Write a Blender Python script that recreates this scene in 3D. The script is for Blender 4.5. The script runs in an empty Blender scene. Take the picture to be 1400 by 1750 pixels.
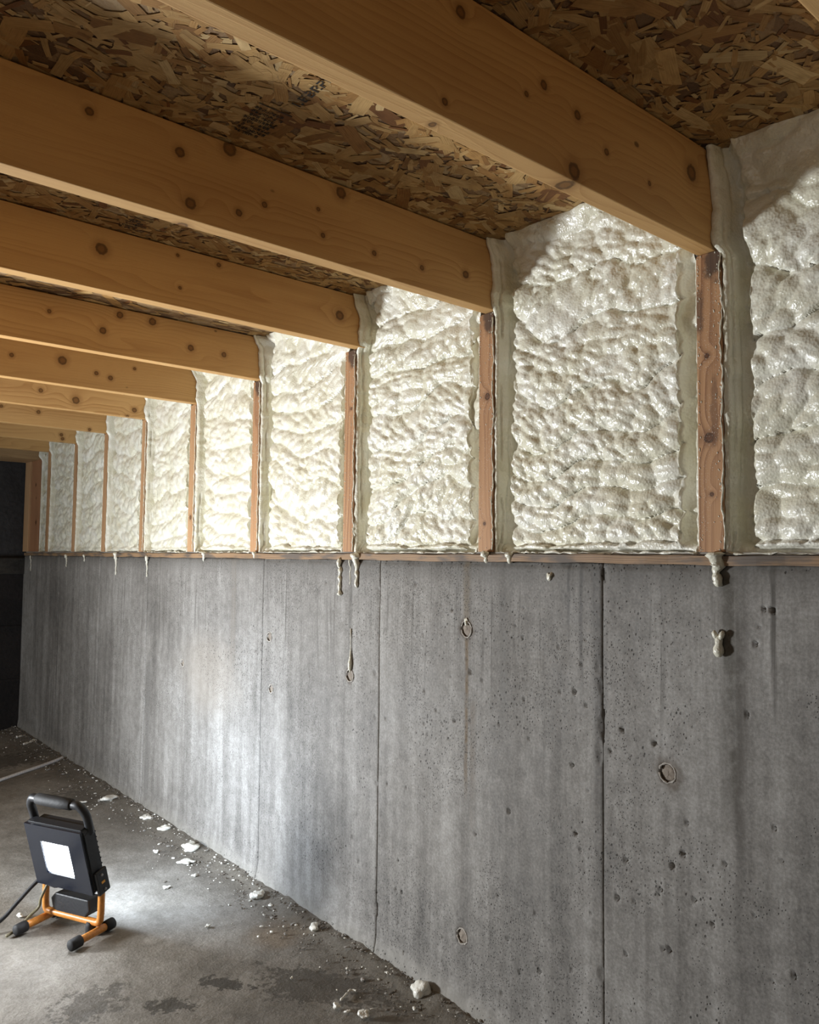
import bpy, bmesh, math, random
import numpy as np
from mathutils import Vector, Matrix

C = bpy.context.scene.collection
SC = bpy.context.scene
random.seed(7)

# ------------------------------------------------------------------ camera
CAM_H = 0.7907
cam = bpy.data.cameras.new('camera'); cam_o = bpy.data.objects.new('camera', cam); C.objects.link(cam_o)
_f = Vector((0.64182968, 0.76465101, 0.05799557)); _r = Vector((0.76552166, -0.6433301, 0.01014723)); _u = Vector((-0.04506938, -0.03788407, 0.99826527))
cam_o.matrix_world = Matrix(((_r.x, _u.x, -_f.x, 0), (_r.y, _u.y, -_f.y, 0), (_r.z, _u.z, -_f.z, CAM_H), (0, 0, 0, 1)))
cam.sensor_fit = 'VERTICAL'; cam.sensor_height = 24.0; cam.lens = 1358.99 / 1750 * 24.0
cam.clip_start = 0.02
SC.camera = cam_o

# ------------------------------------------------------------------ world, lights, exposure
SC.view_settings.view_transform = 'Standard'
SC.view_settings.look = 'None'
SC.view_settings.gamma = 1.0
SC.view_settings.use_curve_mapping = False
SC.view_settings.exposure = 0.18
w = bpy.data.worlds.new('crawl_space_air'); SC.world = w; w.use_nodes = True
w.node_tree.nodes['Background'].inputs[0].default_value = (1.0, 0.97, 0.92, 1)
w.node_tree.nodes['Background'].inputs[1].default_value = 0.11
SC.cycles.use_denoising = True

def area_light(name, loc, target, sx, sy, power, col, spread=math.pi):
    l = bpy.data.lights.new(name, 'AREA'); l.shape = 'RECTANGLE'; l.size = sx; l.size_y = sy
    l.energy = power; l.color = col; l.spread = spread
    o = bpy.data.objects.new(name, l); C.objects.link(o); o.location = loc
    o.rotation_euler = (Vector(target) - Vector(loc)).to_track_quat('-Z', 'Y').to_euler()
    return o
# added off-frame lights, no known source: a key, a far fill, a warm fill
area_light('added_key_light', (-0.30, 2.22, 0.31), (1.0, 0.70, 1.25), 0.20, 0.20, 33.0, (0.92, 0.96, 1.0))
area_light('added_far_fill', (-1.0, 3.15, 0.35), (1.0, 3.0, 1.05), 0.2, 0.2, 8.0, (0.90, 0.955, 1.0))
area_light('added_warm_fill', (-2.2, 0.25, 0.70), (1.0, 0.8, 0.55), 0.8, 0.8, 3.2, (1.0, 0.93, 0.84))
REAR_W, FRONT_W = 6.0, 0.4        # the floor work light's added rear panel and own front panel (used in its builder)

# ------------------------------------------------------------------ helpers
def mesh_obj(name, verts, faces, mat=None, parent=None, loc=(0, 0, 0), smooth=False):
    me = bpy.data.meshes.new(name)
    me.from_pydata([tuple(v) for v in verts], [], [tuple(f) for f in faces]); me.update()
    o = bpy.data.objects.new(name, me); C.objects.link(o)
    if mat: me.materials.append(mat)
    if smooth: me.polygons.foreach_set('use_smooth', [True] * len(me.polygons))
    o.location = loc
    if parent: o.parent = parent
    return o
def grid_obj(name, P, mat, parent=None, skirt=None, flip=False):
    """P: (n, m, 3) array -> smooth quad sheet; skirt: a vector that closes the border backwards."""
    n, m, _ = P.shape
    idx = np.arange(n * m).reshape(n, m)
    a, b, c, d = idx[:-1, :-1], idx[:-1, 1:], idx[1:, 1:], idx[1:, :-1]
    q = np.stack([a, b, c, d] if not flip else [a, d, c, b], -1).reshape(-1, 4)
    V = P.reshape(-1, 3)
    if skirt is not None:
        ring = np.concatenate([idx[0, :], idx[1:, -1], idx[-1, -2::-1], idx[-2:0:-1, 0]])
        k = len(ring); base = len(V)
        back = V[ring].copy(); ax = int(np.argmax(np.abs(skirt))); back[:, ax] = skirt[ax]
        V = np.concatenate([V, back])
        i = np.arange(k); j = (i + 1) % k
        s = np.stack([ring[i], base + i, base + j, ring[j]], -1)
        if flip: s = s[:, ::-1]
        q = np.concatenate([q, s])
        cap = np.concatenate([np.full((1,), 0)])
    me = bpy.data.meshes.new(name)
    me.vertices.add(len(V)); me.vertices.foreach_set('co', V.astype(np.float32).ravel())
    me.loops.add(len(q) * 4); me.loops.foreach_set('vertex_index', q.astype(np.int32).ravel())
    me.polygons.add(len(q)); me.polygons.foreach_set('loop_start', np.arange(len(q), dtype=np.int32) * 4)
    me.polygons.foreach_set('loop_total', np.full(len(q), 4, np.int32))
    me.polygons.foreach_set('use_smooth', np.ones(len(q), bool))
    me.update(calc_edges=True); me.validate()
    o = bpy.data.objects.new(name, me); C.objects.link(o)
    me.materials.append(mat)
    if parent: o.parent = parent
    return o
def box_bm(bm, x0, x1, y0, y1, z0, z1, mtx=None):
    vs = [bm.verts.new(v) for v in ((x0, y0, z0), (x1, y0, z0), (x1, y1, z0), (x0, y1, z0), (x0, y0, z1), (x1, y0, z1), (x1, y1, z1), (x0, y1, z1))]
    for f in ((0, 3, 2, 1), (4, 5, 6, 7), (0, 1, 5, 4), (1, 2, 6, 5), (2, 3, 7, 6), (3, 0, 4, 7)):
        bm.faces.new([vs[i] for i in f])
    if mtx is not None:
        for v in vs: v.co = mtx @ v.co
    return vs
def bm_obj(name, bm, mat, parent=None, bevel=0, seg=2, smooth=False, loc=(0, 0, 0)):
    if bevel:
        bmesh.ops.bevel(bm, geom=[e for e in bm.edges], offset=bevel, segments=seg, affect='EDGES', profile=0.6)
    bmesh.ops.recalc_face_normals(bm, faces=bm.faces)
    me = bpy.data.meshes.new(name); bm.to_mesh(me); bm.free()
    if smooth:
        me.polygons.foreach_set('use_smooth', [True] * len(me.polygons))
    o = bpy.data.objects.new(name, me); C.objects.link(o)
    if mat: me.materials.append(mat)
    if parent: o.parent = parent
    o.location = loc
    return o
def tag(o, label=None, cat=None, group=None, kind=None):
    if label: o['label'] = label
    if cat: o['category'] = cat
    if group: o['group'] = group
    if kind: o['kind'] = kind
    return o
def empty(name, loc=(0, 0, 0), rz=0):
    o = bpy.data.objects.new(name, None); C.objects.link(o); o.location = loc; o.rotation_euler = (0, 0, rz); o.empty_display_size = 0.05
    return o
def tube_data(path, rad, n=10, cap=True):
    """tube along path with per-point radius; returns verts, faces"""
    P = [Vector(p) for p in path]; V = []; F = []
    rad = [rad] * len(P) if not hasattr(rad, '__len__') else rad
    up = None
    for i, p in enumerate(P):
        t = (P[min(i + 1, len(P) - 1)] - P[max(i - 1, 0)]).normalized()
        if up is None:
            up = t.orthogonal().normalized()
        a = (up - t * up.dot(t)).normalized(); b = t.cross(a); up = a
        for k in range(n):
            an = 2 * math.pi * k / n
            V.append(p + (a * math.cos(an) + b * math.sin(an)) * rad[i])
    for i in range(len(P) - 1):
        for k in range(n):
            k2 = (k + 1) % n
            F.append((i * n + k, i * n + k2, (i + 1) * n + k2, (i + 1) * n + k))
    if cap:
        F.append(tuple(reversed(range(n)))); F.append(tuple((len(P) - 1) * n + k for k in range(n)))
    return V, F
def smooth_path(pts, n=8):
    """Catmull-Rom through pts"""
    P = [Vector(p) for p in pts]; out = []
    for i in range(len(P) - 1):
        a, b, c, d = P[max(i - 1, 0)], P[i], P[i + 1], P[min(i + 2, len(P) - 1)]
        for k in range(n):
            t = k / n
            out.append(0.5 * ((2 * b) + (c - a) * t + (2 * a - 5 * b + 4 * c - d) * t * t + (3 * b - a - 3 * c + d) * t ** 3))
    out.append(P[-1]); return out
def tube(name, path, rad, mat, parent=None, n=10):
    v, f = tube_data(path, rad, n); return mesh_obj(name, v, f, mat, parent, smooth=True)

# numpy noise -----------------------------------------------------------
def _h(ix, iy, s):
    v = (ix.astype(np.int64) * 374761393 + iy.astype(np.int64) * 668265263 + s * 1274126177) & 0xffffffff
    v = ((v ^ (v >> 13)) * 1274126177) & 0xffffffff
    v = ((v ^ (v >> 16)) * 2246822519) & 0xffffffff
    return ((v ^ (v >> 15)) & 0xffffff) / float(0xffffff)
def vnoise(x, y, s=0):
    ix = np.floor(x); iy = np.floor(y); fx = x - ix; fy = y - iy
    fx = fx * fx * (3 - 2 * fx); fy = fy * fy * (3 - 2 * fy)
    a = _h(ix, iy, s); b = _h(ix + 1, iy, s); c = _h(ix, iy + 1, s); d = _h(ix + 1, iy + 1, s)
    return (a * (1 - fx) + b * fx) * (1 - fy) + (c * (1 - fx) + d * fx) * fy
def fbm(x, y, s=0, o=4):
    t = 0; a = 0.5; n = 0
    for k in range(o):
        t = t + a * vnoise(x, y, s + k * 17); n += a; a *= 0.5; x = x * 2.03 + 3.1; y = y * 2.03 + 1.7
    return t / n
def worley(x, y, s=0):
    ix = np.floor(x); iy = np.floor(y); F = np.full(x.shape, 9.0); R = np.zeros(x.shape)
    for dx in (-1, 0, 1):
        for dy in (-1, 0, 1):
            cx = ix + dx; cy = iy + dy
            px = cx + 0.1 + 0.8 * _h(cx, cy, s); py = cy + 0.1 + 0.8 * _h(cx, cy, s + 5)
            d = np.hypot(x - px, y - py); m = d < F
            R = np.where(m, _h(cx, cy, s + 9), R); F = np.minimum(F, d)
    return F, R
def sstep(a, b, x):
    t = np.clip((x - a) / (b - a), 0, 1); return t * t * (3 - 2 * t)

# node helper -----------------------------------------------------------
class M:
    def __init__(s, name):
        s.m = bpy.data.materials.new(name); s.m.use_nodes = True
        s.t = s.m.node_tree; s.b = s.t.nodes['Principled BSDF']
    def new(s, typ, **k):
        n = s.t.nodes.new(typ)
        for a, v in k.items(): setattr(n, a, v)
        return n
    def ln(s, a, b): s.t.links.new(a, b)
    def put(s, sock, v):
        if hasattr(v, 'links') or hasattr(v, 'is_linked'): s.ln(v, sock)
        elif hasattr(v, '__len__') and len(v) == 3 and sock.type == 'RGBA': sock.default_value = (*v, 1)
        else: sock.default_value = v
    def math(s, op, a, b=0.0, c=0.0, clamp=False):
        n = s.new('ShaderNodeMath', operation=op, use_clamp=clamp)
        for i, v in enumerate((a, b, c)): s.put(n.inputs[i], v)
        return n.outputs[0]
    def add(s, a, b): return s.math('ADD', a, b)
    def mul(s, a, b): return s.math('MULTIPLY', a, b)
    def sub(s, a, b): return s.math('SUBTRACT', a, b)
    def step(s, v, a, b, to0=0.0, to1=1.0):
        n = s.new('ShaderNodeMapRange', interpolation_type='SMOOTHSTEP')
        s.put(n.inputs[0], v); n.inputs[1].default_value = a; n.inputs[2].default_value = b
        n.inputs[3].default_value = to0; n.inputs[4].default_value = to1
        return n.outputs[0]
    def xyz(s, v):
        n = s.new('ShaderNodeSeparateXYZ'); s.ln(v, n.inputs[0]); return n.outputs
    def vec(s, x, y, z=0.0):
        n = s.new('ShaderNodeCombineXYZ')
        for i, v in enumerate((x, y, z)): s.put(n.inputs[i], v)
        return n.outputs[0]
    def noise(s, v, scale=1.0, detail=3.0, rough=0.55, dist=0.0):
        n = s.new('ShaderNodeTexNoise'); s.ln(v, n.inputs['Vector']); n.inputs['Scale'].default_value = scale
        n.inputs['Detail'].default_value = detail; n.inputs['Roughness'].default_value = rough; n.inputs['Distortion'].default_value = dist
        return n.outputs[0]
    def voro(s, v, scale, feature='F1'):
        n = s.new('ShaderNodeTexVoronoi', feature=feature); s.ln(v, n.inputs['Vector']); n.inputs['Scale'].default_value = scale
        return n.outputs
    def mix(s, f, a, b, blend='MIX'):
        n = s.new('ShaderNodeMix', data_type='RGBA', blend_type=blend)
        s.put(n.inputs[0], f); s.put(n.inputs[6], a); s.put(n.inputs[7], b); return n.outputs[2]
    def ramp(s, f, stops):
        n = s.new('ShaderNodeValToRGB'); e = n.color_ramp.elements
        while len(e) < len(stops): e.new(0.5)
        for x, (p, c) in zip(e, stops): x.position = p; x.color = (*c, 1)
        s.ln(f, n.inputs[0]); return n.outputs[0]
    def bump(s, h, dist, strength=1.0, normal=None):
        n = s.new('ShaderNodeBump'); n.inputs['Distance'].default_value = dist; n.inputs['Strength'].default_value = strength
        s.ln(h, n.inputs['Height'])
        if normal is not None: s.ln(normal, n.inputs['Normal'])
        return n.outputs[0]
    def obj(s): return s.new('ShaderNodeTexCoord').outputs['Object']
    def pos(s): return s.new('ShaderNodeNewGeometry').outputs['Position']
    def done(s, col=None, rough=None, nor=None, **k):
        if col is not None: s.put(s.b.inputs['Base Color'], col)
        if rough is not None: s.put(s.b.inputs['Roughness'], rough)
        if nor is not None: s.ln(nor, s.b.inputs['Normal'])
        for a, v in k.items(): s.put(s.b.inputs[a.replace('_', ' ')], v)
        return s.m
def plain(name, col, rough=0.5, metal=0.0, tex=0.0):
    m = M(name)
    n = m.noise(m.obj(), 180, 3)
    c = m.mix(m.step(n, 0.3, 0.7), tuple(x * 0.85 for x in col), tuple(min(1, x * 1.12) for x in col))
    return m.done(c, rough, m.bump(n, 0.0006 * max(tex, 0.2)), Metallic=metal)

# ------------------------------------------------------------------ materials
def lumber(name, seed, light, dark, ring=115.0, knots=(), axis='x', warp=4.5, contrast=0.6, stain=None, tone=1.0):
    m = M(name); o = m.xyz(m.obj())
    if axis == 'x': u = o[0]; v = m.add(o[2], m.mul(o[1], 0.85))
    elif axis == 'z': u = o[2]; v = m.add(o[1], m.mul(o[0], 0.8))
    else: u = o[1]; v = m.add(o[2], m.mul(o[0], 0.8))
    us = m.add(u, seed * 3.17)
    n1 = m.noise(m.vec(m.mul(us, 1.5), m.mul(v, 9.0), seed * 1.3), 1.0, 2.0)
    F = m.add(m.mul(v, ring), m.mul(n1, warp * 2))
    core = None; halo = None
    for (ku, kv, kr) in knots:
        d = m.new('ShaderNodeVectorMath', operation='DISTANCE')
        m.ln(m.vec(m.mul(u, 1.0), v), d.inputs[0]); d.inputs[1].default_value = (ku, kv, 0)
        dd = m.mul(d.outputs['Value'], 1.0 / kr)
        g = m.math('EXPONENT', m.mul(m.mul(dd, dd), -0.10))
        F = m.add(F, m.mul(g, 90.0 * kr + 0.6))
        core = dd if core is None else m.math('MINIMUM', core, dd)
    fr = m.math('FRACT', F)
    late = m.mul(m.math('POWER', fr, 2.2), m.step(m.noise(m.vec(m.mul(us, 1.1), m.mul(v, 16.), seed + 9), 1.0, 3.0), 0.35, 0.65, 0.12, 1.0))
    edge = m.step(fr, 0.94, 1.0, 1.0, 0.0)
    late = m.mul(late, edge)
    fib = m.noise(m.vec(m.mul(us, 7.0), m.mul(v, 420.0), seed), 1.0, 2.0)
    big = m.noise(m.vec(m.mul(us, 2.2), m.mul(v, 12.0), seed + 4), 1.0, 3.0)
    f = m.add(m.mul(late, contrast), m.add(m.mul(m.sub(fib, 0.5), 0.22), m.mul(m.sub(big, 0.5), 1.15)))
    c = m.mix(m.math('ADD', f, 0.08, clamp=True), light, dark)
    # little pin knots and dark flecks of the board
    vo = m.voro(m.vec(m.mul(us, 11.0), m.mul(v, 16.0), seed), 1.0)
    rnd = m.xyz(vo['Color'])[0]
    pin = m.mul(m.step(vo['Distance'], 0.035, 0.075, 1.0, 0.0), m.step(rnd, 0.60, 0.62))
    c = m.mix(m.mul(pin, 0.8), c, tuple(x * 0.28 for x in dark))
    if core is not None:
        wob = m.add(core, m.mul(m.sub(m.noise(m.vec(m.mul(u, 160.), m.mul(v, 160.)), 1.0, 2), 0.5), 0.5))
        c = m.mix(m.step(wob, 1.0, 2.6, 0.45, 0.0), c, tuple(x * 0.75 for x in dark))
        c = m.mix(m.step(wob, 0.9, 1.2, 0.9, 0.0), c, tuple(x * 0.32 for x in dark))
        c = m.mix(m.step(wob, 0.45, 0.75, 0.75, 0.0), c, tuple(x * 0.75 for x in dark))
    if stain is not None: c = stain(m, c, u, v)
    h = m.add(m.mul(late, 0.6), m.mul(fib, 0.8))
    return m.done(c, 0.62, m.bump(h, 0.0006, 0.6), Specular_IOR_Level=0.35)

def foam_mat(name, col=(0.81, 0.79, 0.685), shade=(0.73, 0.70, 0.55)):
    m = M(name); p = m.pos()
    n = m.noise(p, 14, 4); f = m.noise(p, 320, 3); v = m.voro(p, 260)
    c = m.mix(m.step(n, 0.35, 0.7), shade, col)
    h = m.add(m.mul(f, 0.6), m.mul(v['Distance'], 0.7))
    nor = m.bump(h, 0.0011, 0.8)
    return m.done(c, m.step(n, 0.3, 0.7, 0.22, 0.36), nor, Specular_IOR_Level=0.5, Coat_Weight=0.25, Coat_Roughness=0.12, Subsurface_Weight=0.0)
FOAM = foam_mat('spray_foam_skin')
FOAM_W = foam_mat('foam_scrap_skin', (0.84, 0.83, 0.76), (0.77, 0.75, 0.66))

def concrete_mat():
    m = M('board_formed_concrete'); p = m.pos(); x, y, z = m.xyz(p)[0], m.xyz(p)[1], m.xyz(p)[2]
    warpn = m.noise(m.vec(m.mul(y, 6.), m.mul(z, 3.)), 1.0, 3)
    yy = m.add(y, m.mul(m.sub(warpn, 0.5), 0.02))
    blot = m.noise(m.vec(y, m.mul(z, 0.9), 2.0), 4.0, 6.0, 0.62)
    cloud = m.noise(m.vec(m.mul(y, 1.5), m.mul(z, 1.2), 7.0), 2.0, 3.0)
    st1 = m.noise(m.vec(m.mul(yy, 24.), m.mul(z, 1.3), 1.0), 1.0, 4.0)
    st2 = m.noise(m.vec(m.mul(yy, 85.), m.mul(z, 2.6), 3.0), 1.0, 3.0)
    fine = m.noise(p, 230, 3.0, 0.7)
    mid = m.noise(p, 40, 4.0, 0.65)
    t = m.add(m.mul(m.sub(blot, 0.5), 0.7), m.add(m.mul(m.sub(cloud, 0.5), 0.8), m.add(m.mul(m.sub(st1, 0.5), 0.95), m.mul(m.sub(st2, 0.5), 0.35))))
    t = m.add(t, m.add(m.mul(m.sub(fine, 0.5), 0.95), m.mul(m.sub(mid, 0.5), 0.75)))
    c = m.ramp(m.math('ADD', t, 0.5, clamp=True), [(0.0, (0.085, 0.079, 0.071)), (0.42, (0.192, 0.180, 0.163)), (0.62, (0.253, 0.240, 0.220)), (1.0, (0.39, 0.375, 0.35))])
    # drip streaks that start at the sill
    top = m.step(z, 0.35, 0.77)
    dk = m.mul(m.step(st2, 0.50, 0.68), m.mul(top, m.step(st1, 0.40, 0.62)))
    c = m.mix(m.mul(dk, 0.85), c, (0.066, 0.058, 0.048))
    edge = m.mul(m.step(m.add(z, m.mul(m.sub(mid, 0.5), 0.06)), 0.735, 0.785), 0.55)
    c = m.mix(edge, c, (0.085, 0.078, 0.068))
    # damp runs, rust runs and a tan patch, each where it is on the wall: (y, half width, z low, z high, colour, strength)
    for (sy, sw, z0, z1, col, k) in ((0.535, 0.022, 0.42, 0.77, (0.055, 0.047, 0.034), 0.75), (0.520, 0.012, 0.36, 0.70, (0.07, 0.06, 0.05), 0.6),
                                     (1.028, 0.007, 0.35, 0.66, (0.13, 0.085, 0.04), 0.8), (1.030, 0.013, 0.62, 0.78, (0.16, 0.12, 0.07), 0.55),
                                     (1.012, 0.010, 0.28, 0.53, (0.13, 0.10, 0.07), 0.5), (1.385, 0.008, 0.54, 0.74, (0.09, 0.085, 0.075), 0.7),
                                     (0.742, 0.018, 0.34, 0.76, (0.06, 0.055, 0.05), 0.65), (0.775, 0.006, 0.55, 0.77, (0.07, 0.065, 0.06), 0.7),
                                     (0.80, 0.004, 0.62, 0.77, (0.07, 0.065, 0.06), 0.7), (0.94, 0.016, 0.45, 0.74, (0.12, 0.115, 0.105), 0.5),
                                     (1.91, 0.022, 0.45, 0.78, (0.17, 0.15, 0.125), 0.55), (2.46, 0.03, 0.0, 0.45, (0.14, 0.135, 0.125), 0.45)):
        g = m.math('ABSOLUTE', m.sub(yy, sy)); g = m.step(m.add(g, m.mul(m.sub(st2, 0.5), sw * 1.2)), 0.2 * sw, sw, 1.0, 0.0)
        zz = m.add(z, m.mul(m.sub(blot, 0.5), 0.15))
        g = m.mul(g, m.mul(m.step(zz, z0, z0 + 0.10), m.step(zz, z1, z1 + 0.02, 1.0, 0.0)))
        c = m.mix(m.mul(g, m.mul(m.step(mid, 0.25, 0.6), k)), c, col)
    pt = m.new('ShaderNodeVectorMath', operation='DISTANCE'); m.ln(m.vec(m.mul(y, 0.62), z), pt.inputs[0]); pt.inputs[1].default_value = (1.27, 0.47, 0)
    c = m.mix(m.step(m.add(pt.outputs['Value'], m.mul(m.sub(blot, 0.5), 0.16)), 0.03, 0.16, 0.45, 0.0), c, (0.34, 0.30, 0.25))
    for (ty, tz, tr, k) in ((0.628, 0.496, 0.030, 0.7), (1.03, 0.665, 0.026, 0.7), (1.383, 0.541, 0.022, 0.5), (1.036, 0.129, 0.022, 0.4)):
        pt = m.new('ShaderNodeVectorMath', operation='DISTANCE'); m.ln(m.vec(y, z), pt.inputs[0]); pt.inputs[1].default_value = (ty, tz, 0)
        c = m.mix(m.step(m.add(pt.outputs['Value'], m.mul(m.sub(mid, 0.5), 0.03)), tr * 0.4, tr, k, 0.0), c, (0.085, 0.062, 0.042))
    # splash of grey mortar at the foot
    foot = m.step(m.add(z, m.mul(m.sub(blot, 0.5), 0.09)), 0.01, 0.05, 0.7, 0.0)
    c = m.mix(foot, c, m.mix(mid, (0.16, 0.15, 0.13), (0.36, 0.34, 0.30)))
    # air voids, the shade inside them painted as dark colour
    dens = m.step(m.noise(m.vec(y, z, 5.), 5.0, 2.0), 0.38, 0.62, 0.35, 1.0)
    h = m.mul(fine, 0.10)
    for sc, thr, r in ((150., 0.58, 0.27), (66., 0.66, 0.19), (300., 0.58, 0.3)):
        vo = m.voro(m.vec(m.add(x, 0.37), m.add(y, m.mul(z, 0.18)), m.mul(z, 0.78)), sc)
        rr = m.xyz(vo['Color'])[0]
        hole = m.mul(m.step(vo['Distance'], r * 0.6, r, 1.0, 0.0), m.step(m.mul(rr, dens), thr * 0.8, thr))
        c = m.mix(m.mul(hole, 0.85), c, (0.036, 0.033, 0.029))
        h = m.sub(h, m.mul(hole, 60.0 / sc))
    h = m.add(h, m.mul(st2, 0.10))
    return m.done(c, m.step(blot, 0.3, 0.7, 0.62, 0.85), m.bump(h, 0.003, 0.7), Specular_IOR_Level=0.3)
CONC = concrete_mat()

def floor_mat():
    m = M('worn_concrete_slab'); p = m.pos(); x, y, z = m.xyz(p)[0], m.xyz(p)[1], m.xyz(p)[2]
    a = m.noise(m.vec(x, y, 1.0), 2.6, 6.0, 0.6, 0.6); b = m.noise(m.vec(x, y, 4.0), 9.0, 5.0, 0.65, 0.4)
    f = m.noise(p, 190, 3.0, 0.7); s = m.noise(p, 55, 4.0, 0.7)
    t = m.add(m.mul(m.sub(a, 0.5), 1.3), m.add(m.mul(m.sub(b, 0.5), 0.8), m.add(m.mul(m.sub(f, 0.5), 0.55), m.mul(m.sub(s, 0.5), 0.5))))
    c = m.ramp(m.math('ADD', t, 0.5, clamp=True), [(0.0, (0.095, 0.085, 0.070)), (0.4, (0.195, 0.180, 0.155)), (0.62, (0.270, 0.252, 0.222)), (1.0, (0.43, 0.41, 0.37))])
    # wet patches and boot marks, at their places on the slab: (x, y, rx, ry, turn, strength)
    for (sx, sy, rx, ry, an, k) in ((0.722, 1.385, 0.055, 0.022, -0.9, 0.85), (0.615, 1.375, 0.055, 0.022, -0.7, 0.8), (0.50, 1.47, 0.07, 0.05, 0.4, 0.5), (0.86, 1.26, 0.13, 0.06, -1.0, 0.6),
                                    (0.90, 2.72, 0.10, 0.12, 0.2, 0.45), (0.78, 3.35, 0.20, 0.12, 0.3, 0.6), (0.955, 2.68, 0.03, 0.06, 0.0, 0.8)):
        ca, sa = math.cos(an), math.sin(an)
        dx = m.sub(x, sx); dy = m.sub(y, sy)
        ex = m.mul(m.add(m.mul(dx, ca), m.mul(dy, sa)), 1 / rx); ey = m.mul(m.add(m.mul(dx, -sa), m.mul(dy, ca)), 1 / ry)
        e = m.math('SQRT', m.add(m.mul(ex, ex), m.mul(ey, ey)))
        e = m.add(e, m.add(m.mul(m.sub(b, 0.5), 2.0), m.mul(m.sub(s, 0.5), 3.6)))
        c = m.mix(m.step(e, 0.80, 1.0, k, 0.0), c, (0.050, 0.044, 0.035))
    rx_ = m.new('ShaderNodeVectorMath', operation='DISTANCE'); m.ln(m.vec(x, y), rx_.inputs[0]); rx_.inputs[1].default_value = (0.905, 1.49, 0)
    c = m.mix(m.step(m.add(rx_.outputs['Value'], m.mul(m.sub(b, 0.5), 0.12)), 0.02, 0.09, 0.5, 0.0), c, (0.20, 0.135, 0.07))
    # soil and grit gathered along the wall
    soil = m.step(m.add(x, m.mul(m.sub(b, 0.5), 0.16)), 0.88, 0.97)
    c = m.mix(m.mul(soil, m.step(s, 0.3, 0.6, 0.45, 0.9)), c, m.mix(f, (0.055, 0.045, 0.032), (0.22, 0.20, 0.165)))
    h = m.add(m.mul(f, 0.5), m.add(m.mul(s, 1.0), m.mul(b, 1.2)))
    return m.done(c, m.step(a, 0.3, 0.7, 0.55, 0.8), m.bump(h, 0.003, 0.6), Specular_IOR_Level=0.35)
FLOOR = floor_mat()

def osb_base_mat():
    m = M('strand_board'); p = m.pos(); pp = m.xyz(p)
    v = m.voro(m.vec(m.mul(pp[0], 26.), m.mul(pp[1], 60.)), 1.0)
    r = m.xyz(v['Color'])[0]
    c = m.ramp(r, [(0.0, (0.10, 0.050, 0.020)), (0.35, (0.24, 0.135, 0.055)), (0.7, (0.38, 0.245, 0.115)), (1.0, (0.50, 0.36, 0.19))])
    n = m.noise(p, 160, 3); c = m.mix(m.mul(n, 0.6), c, (0.11, 0.055, 0.022))
    return m.done(c, 0.7, m.bump(m.add(r, n), 0.002))
OSB = osb_base_mat()
def strand_mat():
    m = M('wood_strands'); at = m.new('ShaderNodeAttribute', attribute_name='Col'); uv = m.xyz(m.new('ShaderNodeUVMap', uv_map='grain').outputs[0])
    n = m.noise(m.vec(m.mul(uv[0], 40.), m.mul(uv[1], 700.)), 1.0, 3.0)
    b = m.noise(m.pos(), 34, 4.0)
    c = m.mix(m.step(n, 0.35, 0.75, 0.0, 0.45), at.outputs['Color'], m.mix(1.0, at.outputs['Color'], (0.42, 0.34, 0.26), 'MULTIPLY'))
    c = m.mix(m.step(b, 0.42, 0.70, 0.0, 0.45), c, m.mix(1.0, c, (0.5, 0.42, 0.32), 'MULTIPLY'))
    return m.done(c, 0.62, m.bump(n, 0.0007, 0.7), Specular_IOR_Level=0.3)
STRAND = strand_mat()

PINE, PINE_D = (0.58, 0.345, 0.135), (0.33, 0.150, 0.042)
STUDC, STUDC_D = (0.46, 0.255, 0.125), (0.19, 0.080, 0.035)

# ------------------------------------------------------------------ the setting
# floor: fine near the wall, coarse elsewhere
xs = np.concatenate([np.arange(-3.2, 0.2, 0.2), np.arange(0.2, 1.041, 0.008)])
ys = np.concatenate([np.arange(-2.2, 0.9, 0.2), np.arange(0.9, 4.2, 0.010)])
X, Y = np.meshgrid(xs, ys)
Z = (fbm(X * 7, Y * 7, 3, 4) - 0.5) * 0.004 + (fbm(X * 40, Y * 40, 9, 3) - 0.5) * 0.0025
bank = sstep(0.93 + 0.04 * (fbm(X * 3, Y * 9, 5) - 0.5) * 2, 1.0, X)
Z = Z + bank * (0.006 + 0.012 * fbm(X * 30, Y * 25, 12, 4))
Z = np.minimum(Z, 0.02); Z[X < 0.15] *= 0.2
Z -= 0.001
floor = grid_obj('floor', np.stack([X, Y, Z], -1), FLOOR); tag(floor, 'worn grey concrete slab with soil along the wall', kind='structure')

# right-hand wall: concrete panels against a backing
bm = bmesh.new(); box_bm(bm, 1.045, 1.30, -0.5, 4.10, -0.02, 0.7855)
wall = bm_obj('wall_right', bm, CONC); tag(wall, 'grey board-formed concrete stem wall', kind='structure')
PITS = [(0.648, 0.533), (0.723, 0.508), (0.702, 0.543), (0.605, 0.393), (0.712, 0.3), (0.564, 0.314), (0.794, 0.473), (0.512, 0.595), (0.489, 0.731), (0.477, 0.73), (0.499, 0.686), (1.143, 0.541), (1.021, 0.59), (1.17, 0.742), (0.684, 0.305), (0.697, 0.358), (0.787, 0.371), (0.768, 0.569), (0.789, 0.587), (0.776, 0.63), (0.929, 0.163), (0.901, 0.12), (0.859, 0.139), (0.621, 0.372), (0.64, 0.334), (0.698, 0.226), (0.628, 0.257), (1.343, 0.167), (1.203, 0.151), (0.926, 0.371), (1.297, 0.557)]
TIES = [(0.628, 0.496, 0.013), (1.383, 0.541, 0.013), (1.03, 0.665, 0.014), (1.721, 0.595, 0.011), (1.708, 0.471, 0.010), (2.213, 0.479, 0.010), (1.036, 0.129, 0.013)]
rp = np.random.RandomState(4)
for k in range(150): PITS.append((rp.uniform(0.2, 1.9), rp.uniform(0.03, 0.75)))
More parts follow.
